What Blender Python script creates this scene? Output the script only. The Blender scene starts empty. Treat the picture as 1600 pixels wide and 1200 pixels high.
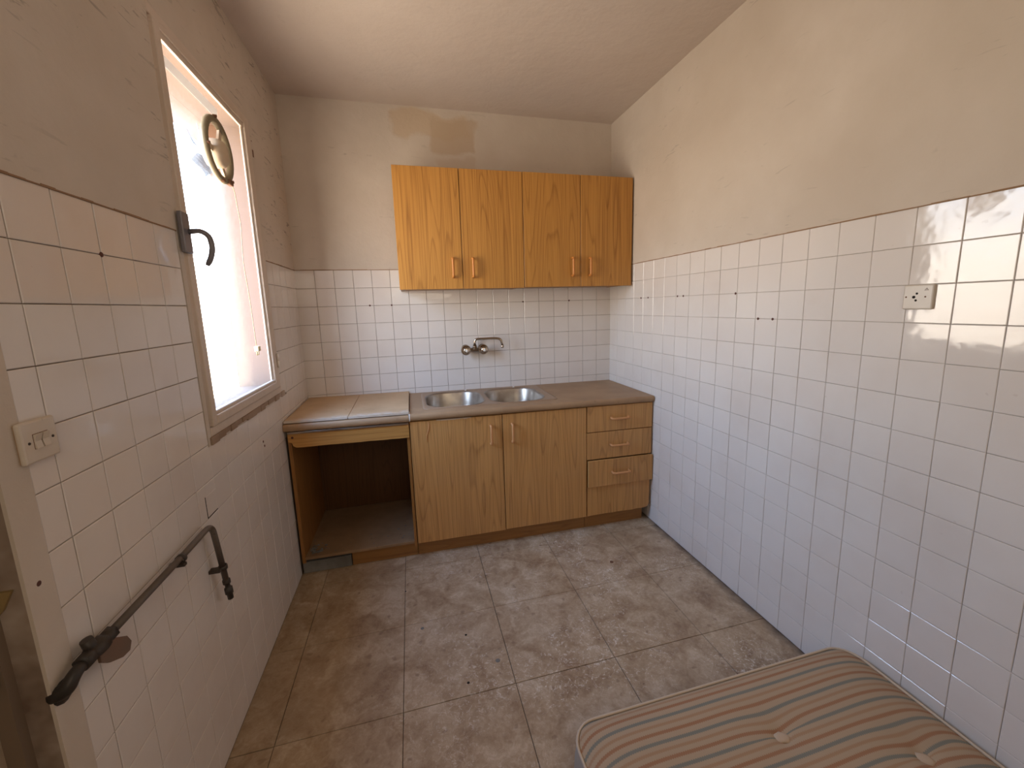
import bpy, bmesh, math, random
from mathutils import Vector, Matrix
random.seed(7)
SC = bpy.context.scene
COL = SC.collection

# ---------------------------------------------------------------- camera
R_ = Vector((0.96695983, -0.25339618, -0.02791164))
U_ = Vector((0.06689572, 0.14656275, 0.98693684))
F_ = Vector((0.24599522, 0.95619545, -0.15867141))
cam_d = bpy.data.cameras.new('camera')
cam = bpy.data.objects.new('camera', cam_d)
COL.objects.link(cam)
cam.matrix_world = Matrix(((R_.x, U_.x, -F_.x, 0.68276), (R_.y, U_.y, -F_.y, -2.89852),
                           (R_.z, U_.z, -F_.z, 1.46046), (0, 0, 0, 1)))
cam_d.sensor_width = 36
cam_d.lens = 36 * 638.75 / 1600
cam_d.shift_x = -8.638 / 1600
cam_d.shift_y = -19.356 / 1600
cam_d.clip_start = 0.02
SC.camera = cam

# ---------------------------------------------------------------- world, lights, exposure
W = bpy.data.worlds.new('sky'); SC.world = W; W.use_nodes = True
nt = W.node_tree
bg = nt.nodes['Background']
tc = nt.nodes.new('ShaderNodeTexCoord'); sx = nt.nodes.new('ShaderNodeSeparateXYZ'); nt.links.new(tc.outputs['Generated'], sx.inputs[0])
mr = nt.nodes.new('ShaderNodeMapRange'); mr.inputs[1].default_value = -1; mr.inputs[2].default_value = 1; nt.links.new(sx.outputs[2], mr.inputs[0])
cr = nt.nodes.new('ShaderNodeValToRGB'); nt.links.new(mr.outputs[0], cr.inputs[0])
el = cr.color_ramp.elements
while len(el) < 5: el.new(.5)
# sunlit ground below, warm haze at the horizon, blue above
for e_, (p_, c_) in zip(el, ((0.0, (.58, .47, .36)), (.46, (.82, .69, .56)), (.53, (1.0, .90, .79)), (.61, (.60, .76, 1.0)), (1.0, (.22, .47, 1.0)))):
    e_.position = p_; e_.color = (*c_, 1)
nt.links.new(cr.outputs[0], bg.inputs['Color'])
bg.inputs['Strength'].default_value = 16.5
por = bpy.data.lights.new('window_daylight_portal', 'AREA'); por.shape = 'RECTANGLE'
por.size = 0.76; por.size_y = 1.28
por.cycles.is_portal = True
po = bpy.data.objects.new('window_daylight_portal', por); COL.objects.link(po)
po.location = (-0.06, -0.945, 1.71)
po.rotation_euler = (0, -math.pi/2, math.pi)
po.rotation_euler = Vector((1, 0, 0)).to_track_quat('-Z', 'Y').to_euler()
# added warm fill light behind the camera, in front of the closed rear wall
fill = bpy.data.lights.new('rear_fill', 'AREA'); fill.shape = 'RECTANGLE'
fill.size = 1.0; fill.size_y = 1.0; fill.energy = 8.5; fill.color = (1.0, 0.86, 0.67)
fill_o = bpy.data.objects.new('rear_fill', fill); COL.objects.link(fill_o)
fill_o.location = (0.9, -4.0, 2.1)
fill_o.rotation_euler = Vector((0, 1, -0.22)).to_track_quat('-Z', 'Y').to_euler()
SC.view_settings.view_transform = 'Standard'
SC.view_settings.look = 'None'
SC.view_settings.gamma = 1
SC.view_settings.use_curve_mapping = False
SC.view_settings.exposure = 0.17
SC.cycles.max_bounces = 14
SC.cycles.diffuse_bounces = 8
SC.cycles.transparent_max_bounces = 12
SC.cycles.use_denoising = True

# ---------------------------------------------------------------- dimensions (metres)
T = 0.115
WX = 2.178           # right wall
ZT = 1.7196          # top of the tiling
H = 2.729            # ceiling
YR = -4.15           # rear wall

# ---------------------------------------------------------------- node helpers
def newmat(name, col=(.8,.8,.8), rough=.5, metal=0.0, spec=None):
    m = bpy.data.materials.new(name); m.use_nodes = True
    b = m.node_tree.nodes['Principled BSDF']
    b.inputs['Base Color'].default_value = (*col, 1)
    b.inputs['Roughness'].default_value = rough
    b.inputs['Metallic'].default_value = metal
    if spec is not None: b.inputs['Specular IOR Level'].default_value = spec
    return m
class G:
    def __init__(s, m): s.m = m; s.t = m.node_tree; s.b = s.t.nodes.get('Principled BSDF')
    def n(s, kind, **kw):
        x = s.t.nodes.new('ShaderNode' + kind)
        for k, v in kw.items(): setattr(x, k, v)
        return x
    def l(s, a, b): s.t.links.new(a, b)
    def pos(s): return s.n('NewGeometry').outputs['Position']
    def obj(s): return s.n('TexCoord').outputs['Object']
    def rnd(s): return s.n('ObjectInfo').outputs['Random']
    def mp(s, v, scale=(1,1,1), loc=(0,0,0)):
        x = s.n('Mapping'); s.l(v, x.inputs['Vector'])
        x.inputs['Scale'].default_value = scale; x.inputs['Location'].default_value = loc
        return x.outputs['Vector']
    def noise(s, v, scale, detail=3, rough=.5, dist=0):
        x = s.n('TexNoise'); s.l(v, x.inputs['Vector'])
        x.inputs['Scale'].default_value = scale; x.inputs['Detail'].default_value = detail
        x.inputs['Roughness'].default_value = rough; x.inputs['Distortion'].default_value = dist
        return x.outputs['Fac']
    def math(s, op, a, b=None, c=None):
        x = s.n('Math', operation=op)
        for i, q in enumerate((a, b, c)):
            if q is None: continue
            if hasattr(q, 'links'): s.l(q, x.inputs[i])
            else: x.inputs[i].default_value = q
        return x.outputs[0]
    def ramp(s, f, stops, interp='LINEAR'):
        x = s.n('ValToRGB'); s.l(f, x.inputs['Fac']); e = x.color_ramp.elements
        x.color_ramp.interpolation = interp
        while len(e) < len(stops): e.new(0.5)
        for q, (p, c) in zip(e, stops):
            q.position = p; q.color = (*c, 1) if len(c) == 3 else c
        return x.outputs['Color']
    def mix(s, f, a, b, mode='MIX'):
        x = s.n('Mix', data_type='RGBA', blend_type=mode)
        for i, q in ((0, f), (6, a), (7, b)):
            if hasattr(q, 'links'): s.l(q, x.inputs[i])
            elif i == 0: x.inputs[0].default_value = q
            else: x.inputs[i].default_value = (*q, 1)
        return x.outputs[2]
    def sep(s, v):
        x = s.n('SeparateXYZ'); s.l(v, x.inputs[0]); return x.outputs
    def comb(s, x_, y_, z_):
        x = s.n('CombineXYZ')
        for i, q in enumerate((x_, y_, z_)):
            if hasattr(q, 'links'): s.l(q, x.inputs[i])
            else: x.inputs[i].default_value = q
        return x.outputs[0]
    def box(s, v, c, h, soft=.03):
        """mask = 1 inside an axis aligned soft box"""
        o = s.sep(v); r = None
        for i in range(3):
            if h[i] is None: continue
            d = s.math('ABSOLUTE', s.math('SUBTRACT', o[i], c[i]))
            e = s.n('MapRange'); s.l(d, e.inputs[0])
            e.inputs[1].default_value = h[i] + soft; e.inputs[2].default_value = h[i] - soft
            r = e.outputs[0] if r is None else s.math('MULTIPLY', r, e.outputs[0])
        return r
    def bump(s, h, strength, dist=.002, norm=None):
        x = s.n('Bump'); s.l(h, x.inputs['Height'])
        x.inputs['Strength'].default_value = strength; x.inputs['Distance'].default_value = dist
        if norm is not None: s.l(norm, x.inputs['Normal'])
        s.l(x.outputs[0], s.b.inputs['Normal']); return x.outputs[0]
    def col(s, c): s.l(c, s.b.inputs['Base Color'])
    def rough(s, c): s.l(c, s.b.inputs['Roughness'])
def warped(g, v, scale, amt):
    """position displaced by noise, for ragged mask outlines"""
    x = g.n('TexNoise'); g.l(v, x.inputs['Vector']); x.inputs['Scale'].default_value = scale
    x.inputs['Detail'].default_value = 5
    a = g.n('VectorMath', operation='SUBTRACT'); g.l(x.outputs['Color'], a.inputs[0]); a.inputs[1].default_value = (.5,.5,.5)
    b = g.n('VectorMath', operation='SCALE'); g.l(a.outputs[0], b.inputs[0]); b.inputs['Scale'].default_value = amt
    c = g.n('VectorMath', operation='ADD'); g.l(v, c.inputs[0]); g.l(b.outputs[0], c.inputs[1])
    return c.outputs[0]

# ---------------------------------------------------------------- materials
def mk_plaster(name, base, dark, patches=(), scuff=.35, rough=.75, thr=.66):
    m = newmat(name, base, rough); g = G(m); p = g.pos()
    n1 = g.noise(p, 1.6, 4, .55)
    c = g.mix(g.ramp(n1, [(.35, (0,0,0)), (.7, (1,1,1))]), base, dark)
    n2 = g.noise(p, 9, 5, .6)
    c = g.mix(g.math('MULTIPLY', g.ramp(n2, [(.45, (0,0,0)), (.75, (1,1,1))]), .35), c, dark)
    # slanting scuffs
    mp = g.n('Mapping'); g.l(p, mp.inputs['Vector']); mp.inputs['Rotation'].default_value = (.6, .5, .6)
    mp.inputs['Scale'].default_value = (9, 9, 44)
    sc = g.noise(mp.outputs[0], 1.0, 3, .6, .8)
    msk = g.ramp(g.noise(p, 2.4, 2), [(.44, (0,0,0)), (.58, (1,1,1))])
    if name.endswith('scuffed'):
        zz_ = g.n('MapRange'); g.l(g.sep(p)[2], zz_.inputs[0]); zz_.inputs[1].default_value = 1.6; zz_.inputs[2].default_value = 1.8
        msk = g.math('MULTIPLY', msk, zz_.outputs[0])
    s2 = g.math('MULTIPLY', g.ramp(sc, [(thr, (0,0,0)), (thr+.05, (1,1,1))]), msk)
    c = g.mix(g.math('MULTIPLY', s2, scuff), c, tuple(x*.45 for x in dark))
    h = g.math('ADD', g.math('MULTIPLY', n2, .6), g.math('MULTIPLY', g.noise(p, 3, 3), 1.2))
    for (ctr, hs, col, st) in patches:
        mk = g.box(warped(g, p, 6, .16), ctr, hs, .012)
        mk = g.math('MULTIPLY', mk, st)
        c = g.mix(mk, c, col); h = g.math('SUBTRACT', h, g.math('MULTIPLY', mk, .25))
    g.col(c)
    g.bump(g.math('ADD', h, g.math('MULTIPLY', g.noise(p, 60, 3), .12)), .55, .012)
    return m
PL = (.65, .58, .505); PLD = (.56, .485, .405)
M = {}
M['plaster'] = mk_plaster('painted_plaster', PL, PLD)
M['plaster_left'] = mk_plaster('painted_plaster_scuffed', PL, PLD, scuff=.8, thr=.60)
M['plaster_back'] = mk_plaster('painted_plaster_with_bare_patch', PL, PLD, [
    ((.90, 0, 2.63), (.25, None, .075), (.56, .44, .31), .8),
    ((1.04, 0, 2.57), (.14, None, .11), (.52, .40, .28), .75),
    ((1.06, 0, 2.37), (.13, None, .06), (.55, .44, .34), .55)])
M['ceiling'] = mk_plaster('ceiling_paint', (.64, .56, .50), (.58, .50, .44), scuff=.1)
def mk_grout():
    m = newmat('grout', (.30, .23, .18), .9); g = G(m); p = g.pos()
    g.col(g.ramp(g.noise(p, 5, 4, .7), [(.3, (.30,.235,.185)), (.5, (.47,.41,.355)), (.75, (.60,.55,.50))]))
    return m
M['grout'] = mk_grout()
def mk_grout_dirty():
    m = newmat('grout_dirty', (.30, .23, .18), .9); g = G(m); p = g.pos()
    g.col(g.ramp(g.noise(p, 5, 4, .7), [(.32, (.17,.115,.08)), (.5, (.29,.225,.175)), (.72, (.46,.39,.33))]))
    return m
M['grout_dirty'] = mk_grout_dirty()
def mk_tile():
    m = newmat('glazed_tile', (.74, .71, .69), .09, spec=.5); g = G(m); p = g.pos(); r = g.rnd()
    a = g.mix(r, (.765, .72, .68), (.74, .69, .65))
    n = g.noise(p, 2.2, 4, .6)
    a = g.mix(g.ramp(n, [(.48, (0,0,0)), (.78, (.4,.4,.4))]), a, (.62, .53, .46))
    sp = g.ramp(g.noise(p, 38, 2, .4), [(.76, (0,0,0)), (.79, (1,1,1))])
    a = g.mix(g.math('MULTIPLY', sp, .18), a, (.42, .32, .26))
    g.col(a)
    g.rough(g.ramp(g.noise(p, 4, 4, .6), [(.3, (.035,.035,.035)), (.75, (.13,.13,.13))]))
    g.bump(g.math('ADD', g.noise(p, 14, 2), g.math('MULTIPLY', g.noise(p, 90, 2), .03)), .25, .004)
    return m
M['tile'] = mk_tile()
M['edge_dirt'] = newmat('dirty_tile_edge', (.30, .18, .10), .9)
M['plug'] = newmat('rawlplug', (.10, .035, .025), .7)
M['hole'] = newmat('dark_hole', (.012, .008, .006), .9)
def mk_floor():
    m = newmat('floor_tile_marbled', (.36,.27,.20), .42); g = G(m); p = g.pos()
    wp = warped(g, p, 16, .07)
    n = g.math('ADD', g.math('MULTIPLY', g.noise(wp, 7, 6, .62, .9), .72), g.math('MULTIPLY', g.noise(warped(g, p, 40, .03), 38, 4, .6, 1.5), .28))
    c = g.ramp(n, [(.36, (.28,.175,.10)), (.46, (.40,.285,.175)), (.54, (.48,.36,.235)), (.64, (.62,.50,.36))])
    v = g.n('TexVoronoi', feature='F1'); g.l(wp, v.inputs['Vector']); v.inputs['Scale'].default_value = 24
    chip = g.ramp(v.outputs['Distance'], [(.15, (1,1,1)), (.26, (0,0,0))])
    sel = g.ramp(g.sep(v.outputs['Color'])[0], [(.66, (0,0,0)), (.70, (1,1,1))])
    c = g.mix(g.math('MULTIPLY', g.math('MULTIPLY', chip, sel), .6), c, (.22,.135,.085))
    c = g.mix(g.math('MULTIPLY', g.rnd(), .18), c, (.34,.26,.20))
    # plaster dust and scuffs
    o = g.sep(p)
    area = g.ramp(g.noise(p, 1.7, 2, .5), [(.47, (0,0,0)), (.60, (1,1,1))])
    right = g.n('MapRange'); g.l(o[0], right.inputs[0]); right.inputs[1].default_value = .25; right.inputs[2].default_value = 1.0
    streak = g.ramp(g.noise(warped(g, p, 30, .05), 34, 5, .8, 2.2), [(.55, (0,0,0)), (.62, (1,1,1))])
    d = g.math('MULTIPLY', g.math('MULTIPLY', area, streak), g.math('MULTIPLY', right.outputs[0], .85))
    c = g.mix(d, c, (.78,.72,.63))
    # dirt, brown film and the shade below the window, painted along the left wall
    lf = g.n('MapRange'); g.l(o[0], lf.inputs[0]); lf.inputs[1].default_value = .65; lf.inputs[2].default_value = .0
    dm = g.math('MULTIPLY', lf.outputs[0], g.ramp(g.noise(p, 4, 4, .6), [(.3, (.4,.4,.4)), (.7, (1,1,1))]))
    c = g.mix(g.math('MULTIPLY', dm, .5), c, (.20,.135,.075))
    sp = g.ramp(g.noise(p, 24, 4, .7), [(.69, (0,0,0)), (.73, (1,1,1))])
    c = g.mix(g.math('MULTIPLY', sp, .75), c, (.07,.05,.035))
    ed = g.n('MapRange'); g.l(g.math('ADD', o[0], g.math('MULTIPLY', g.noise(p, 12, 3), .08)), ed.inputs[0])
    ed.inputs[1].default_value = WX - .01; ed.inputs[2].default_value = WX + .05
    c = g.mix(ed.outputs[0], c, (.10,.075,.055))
    g.col(c)
    g.rough(g.math('ADD', g.math('MULTIPLY', d, .4), .42))
    g.bump(n, .25, .003)
    return m
M['floor'] = mk_floor()
M['floor_joint'] = newmat('floor_joint', (.09, .065, .045), .95)
def mk_wood(name, light, dark, horiz=False, scale=1.0, rough=.42, dust=0.0):
    m = newmat(name, light, rough); g = G(m); v = g.obj(); r = g.rnd()
    o = g.sep(v)
    along, across = (o[0], o[2]) if horiz else (o[2], g.math('ADD', o[0], g.math('MULTIPLY', o[1], 1.0)))
    off = g.math('MULTIPLY', r, 37.0)
    u = g.math('ADD', across, off)
    vec = g.comb(u, off, g.math('MULTIPLY', along, .065))
    n = g.noise(vec, 7.0 * scale, 1, .35)
    ring = g.math('FRACT', g.math('MULTIPLY', n, 22.0))
    c1 = g.ramp(ring, [(0, (1,1,1)), (.16, (.2,.2,.2)), (.30, (0,0,0)), (.90, (0,0,0)), (1, (1,1,1))])
    st = g.noise(g.comb(g.math('MULTIPLY', u, 27), off, g.math('MULTIPLY', along, .28)), 8, 3, .6)
    c2 = g.ramp(st, [(.40, (1,1,1)), (.55, (0,0,0))])
    bro = g.noise(g.comb(g.math('MULTIPLY', u, 3.4), off, g.math('MULTIPLY', along, .2)), 3, 2)
    f = g.math('ADD', g.math('MULTIPLY', c1, .46), g.math('MULTIPLY', c2, .42))
    f = g.math('ADD', f, g.math('MULTIPLY', g.math('SUBTRACT', bro, .5), .5))
    c = g.mix(f, light, dark)
    if dust:
        c = g.mix(g.math('MULTIPLY', g.ramp(g.noise(v, 7, 4, .6), [(.35, (.5,.5,.5)), (.7, (1,1,1))]), dust), c, (.47,.33,.20))
    g.col(c); g.bump(st, .12, .0008)
    return m
M['oak'] = mk_wood('oak_laminate', (.52, .248, .052), (.26, .10, .016))
M['oak_low'] = mk_wood('oak_laminate_dusty', (.60, .31, .095), (.30, .13, .028), dust=.16)
M['oak_h'] = mk_wood('oak_laminate_sideways', (.52, .27, .075), (.30, .13, .03), True)
M['oak_in'] = mk_wood('oak_carcass', (.34, .155, .040), (.22, .09, .02))
M['handle'] = newmat('handle_varnished_wood', (.56, .215, .045), .42)
M['handle_low'] = newmat('handle_dusty', (.58, .28, .11), .48)
def mk_dusty(name, a, b, rough=.6, marble=False):
    m = newmat(name, a, rough); g = G(m); p = g.pos()
    c = g.mix(g.ramp(g.noise(p, 5, 5, .6), [(.35, (0,0,0)), (.7, (1,1,1))]), a, b)
    sp = g.ramp(g.noise(p, 40, 3, .6), [(.70, (0,0,0)), (.74, (1,1,1))])
    c = g.mix(g.math('MULTIPLY', sp, .5), c, tuple(x*.4 for x in b))
    if marble:
        o = g.sep(warped(g, p, 12, .06)); e = g.n('MapRange'); g.l(o[1], e.inputs[0])
        e.inputs[1].default_value = -.53; e.inputs[2].default_value = -.585
        k = g.ramp(g.noise(p, 20, 4, .6, .6), [(.4, (.2,.2,.2)), (.6, (1,1,1))])
        c = g.mix(g.math('MULTIPLY', e.outputs[0], k), c, (.58,.53,.48))
    g.col(c); g.bump(g.noise(p, 50, 3), .15, .001)
    return m
M['worktop'] = mk_dusty('brown_worktop_laminate', (.40, .255, .140), (.32, .195, .105), .5)
M['board'] = mk_dusty('dusty_cover_board', (.60, .41, .235), (.49, .32, .175), .65, True)
M['shelf'] = mk_dusty('dusty_shelf', (.34, .215, .115), (.23, .14, .07), .8)
M['cement'] = mk_dusty('grey_cement', (.25, .24, .22), (.14, .135, .12), .9)
M['bay_back'] = mk_wood('shaded_bay_back', (.13, .058, .020), (.07, .028, .010))  # shade of the open bay put into the back panel's colour
M['plinth'] = mk_wood('plinth_wood', (.33, .16, .048), (.22, .10, .03), True)
def mk_steel():
    m = newmat('brushed_steel', (.55,.50,.46), .3, 1.0); g = G(m); p = g.pos()
    g.col(g.mix(g.ramp(g.noise(p, 9, 4), [(.4, (0,0,0)), (.7, (1,1,1))]), (.46,.41,.36), (.30,.25,.21)))
    g.rough(g.ramp(g.noise(p, 14, 4), [(.3, (.30,.30,.30)), (.7, (.45,.45,.45))])); return m
M['steel'] = mk_steel()
M['sink_deck'] = mk_dusty('dust_covered_steel', (.42, .295, .20), (.36, .25, .165), .45)
M['sink_deck'].node_tree.nodes['Principled BSDF'].inputs['Metallic'].default_value = .35
M['melamine_edge'] = mk_dusty('white_melamine_edge', (.66, .58, .48), (.50, .40, .30), .5)
M['chrome'] = newmat('worn_chrome', (.50, .43, .35), .16, 1.0)
M['chrome_dark'] = newmat('tarnished_chrome', (.28, .21, .14), .3, 1.0)
M['white_cap'] = newmat('white_cap', (.8, .76, .7), .3)
M['plastic'] = mk_dusty('aged_white_plastic', (.66, .60, .52), (.58, .49, .39), .35)
M['yellowed'] = newmat('yellowed_plastic', (.42, .27, .15), .5)
M['frame_paint'] = mk_plaster('window_frame_paint', (.68, .58, .50), (.58, .48, .38), scuff=.7, rough=.4)
M['mortar'] = mk_plaster('stained_mortar', (.50, .40, .32), (.24, .15, .09), scuff=.9)
M['reveal'] = newmat('terracotta_reveal_paint', (.100, .054, .032), .9)
M['grey_metal'] = newmat('grey_handle_metal', (.19, .18, .20), .4, .2)
M['rust'] = newmat('rusty_iron', (.16, .07, .035), .8)
M['pipe'] = mk_dusty('dark_lead_pipe', (.13, .105, .085), (.07, .05, .04), .35)
M['iron'] = mk_dusty('black_iron', (.025, .022, .020), (.05, .035, .025), .5)
M['lever'] = mk_dusty('worn_valve_lever', (.13, .11, .085), (.20, .10, .06), .4)
M['fan_ring'] = newmat('aged_cream_plastic', (.20, .165, .10), .45)
M['fan_cap'] = newmat('cream_fan_motor', (.62, .50, .36), .5)
M['fan_blade'] = newmat('dark_blue_fan_blade', (.02, .035, .09), .35)
M['cord'] = newmat('cream_cord', (.42, .30, .18), .5)
M['plugm'] = newmat('cream_plug', (.80, .66, .40), .4)
M['brass'] = newmat('dull_brass', (.42, .31, .14), .5, .6)
M['white_ext'] = newmat('sunlit_render', (.72, .70, .68), .9)
M['ground'] = newmat('pale_ground', (.50, .43, .35), .9)
M['tape'] = newmat('translucent_tape', (.75, .74, .72), .5)
M['doorpaint'] = newmat('old_door_paint', (.40, .32, .23), .5)
M['doorpaint_d'] = newmat('brown_door_frame', (.20, .145, .10), .6)
def mk_pane():
    m = bpy.data.materials.new('reeded_glass'); m.use_nodes = True; t = m.node_tree
    for n in list(t.nodes):
        if n.type == 'BSDF_PRINCIPLED': t.nodes.remove(n)
    out = [n for n in t.nodes if n.type == 'OUTPUT_MATERIAL'][0]
    tr = t.nodes.new('ShaderNodeBsdfTransparent'); tr.inputs[0].default_value = (.95,.97,.96,1)
    tl = t.nodes.new('ShaderNodeBsdfTranslucent'); tl.inputs[0].default_value = (.92,.95,.95,1)
    rf = t.nodes.new('ShaderNodeBsdfRefraction'); rf.inputs['IOR'].default_value = 1.10; rf.inputs['Roughness'].default_value = .6
    gl = t.nodes.new('ShaderNodeBsdfGlossy'); gl.inputs['Roughness'].default_value = .15; gl.inputs[0].default_value = (1,1,1,1)
    geo = t.nodes.new('ShaderNodeNewGeometry'); sx = t.nodes.new('ShaderNodeSeparateXYZ'); t.links.new(geo.outputs['Position'], sx.inputs[0])
    m1 = t.nodes.new('ShaderNodeMath'); m1.operation = 'MULTIPLY'; m1.inputs[1].default_value = math.pi/.0105; t.links.new(sx.outputs[1], m1.inputs[0])
    m2 = t.nodes.new('ShaderNodeMath'); m2.operation = 'SINE'; t.links.new(m1.outputs[0], m2.inputs[0])
    m3 = t.nodes.new('ShaderNodeMath'); m3.operation = 'ABSOLUTE'; t.links.new(m2.outputs[0], m3.inputs[0])
    cr = t.nodes.new('ShaderNodeValToRGB'); t.links.new(m3.outputs[0], cr.inputs[0])
    cr.color_ramp.elements[0].color = (.62,.66,.68,1); cr.color_ramp.elements[1].position = .5; cr.color_ramp.elements[1].color = (.96,.98,.98,1)
    t.links.new(cr.outputs[0], tr.inputs[0]); t.links.new(cr.outputs[0], rf.inputs[0])
    a = t.nodes.new('ShaderNodeMixShader'); a.inputs[0].default_value = .55
    b = t.nodes.new('ShaderNodeMixShader'); b.inputs[0].default_value = .94
    c = t.nodes.new('ShaderNodeMixShader'); fr = t.nodes.new('ShaderNodeFresnel'); fr.inputs[0].default_value = 1.35
    t.links.new(rf.outputs[0], a.inputs[1]); t.links.new(tl.outputs[0], a.inputs[2])
    t.links.new(a.outputs[0], b.inputs[1]); t.links.new(tr.outputs[0], b.inputs[2])
    mu = t.nodes.new('ShaderNodeMath'); mu.operation = 'MULTIPLY'; mu.inputs[1].default_value = .5
    t.links.new(fr.outputs[0], mu.inputs[0]); t.links.new(mu.outputs[0], c.inputs[0])
    t.links.new(b.outputs[0], c.inputs[1]); t.links.new(gl.outputs[0], c.inputs[2])
    t.links.new(c.outputs[0], out.inputs['Surface'])
    return m
M['pane'] = mk_pane()
def mk_ticking():
    m = newmat('striped_mattress_ticking', (.4,.3,.2), .85); g = G(m)
    at = g.n('Attribute', attribute_name='stripe'); s = at.outputs['Fac']
    at2 = g.n('Attribute', attribute_name='along'); al = at2.outputs['Fac']
    jag = g.math('MULTIPLY', g.math('SINE', g.math('MULTIPLY', al, 900.0)), .0011)
    f = g.math('FRACT', g.math('DIVIDE', g.math('ADD', s, jag), .0675))
    B = (.47, .345, .225); TE = (.19, .205, .175); OR = (.36, .165, .075); FA = (.42, .25, .135)
    c = g.ramp(f, [(.0, TE), (.065, TE), (.085, B), (.24, B), (.27, FA), (.36, FA), (.39, B), (.55, B), (.58, OR), (.69, OR), (.72, B), (.92, B), (.945, TE), (1, TE)])
    p = g.pos()
    c = g.mix(g.math('MULTIPLY', g.noise(p, 3, 4), .35), c, (.36,.27,.19))
    g.col(c)
    w = g.noise(g.mp(p, (1,1,1)), 420, 2)
    g.bump(w, .3, .001)
    return m
M['ticking'] = mk_ticking()
M['side_cloth'] = newmat('grey_side_cloth', (.42, .37, .31), .9)
M['piping'] = newmat('cream_piping', (.60, .49, .37), .8)
M['tuft'] = newmat('cream_tuft', (.55, .42, .30), .8)

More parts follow.
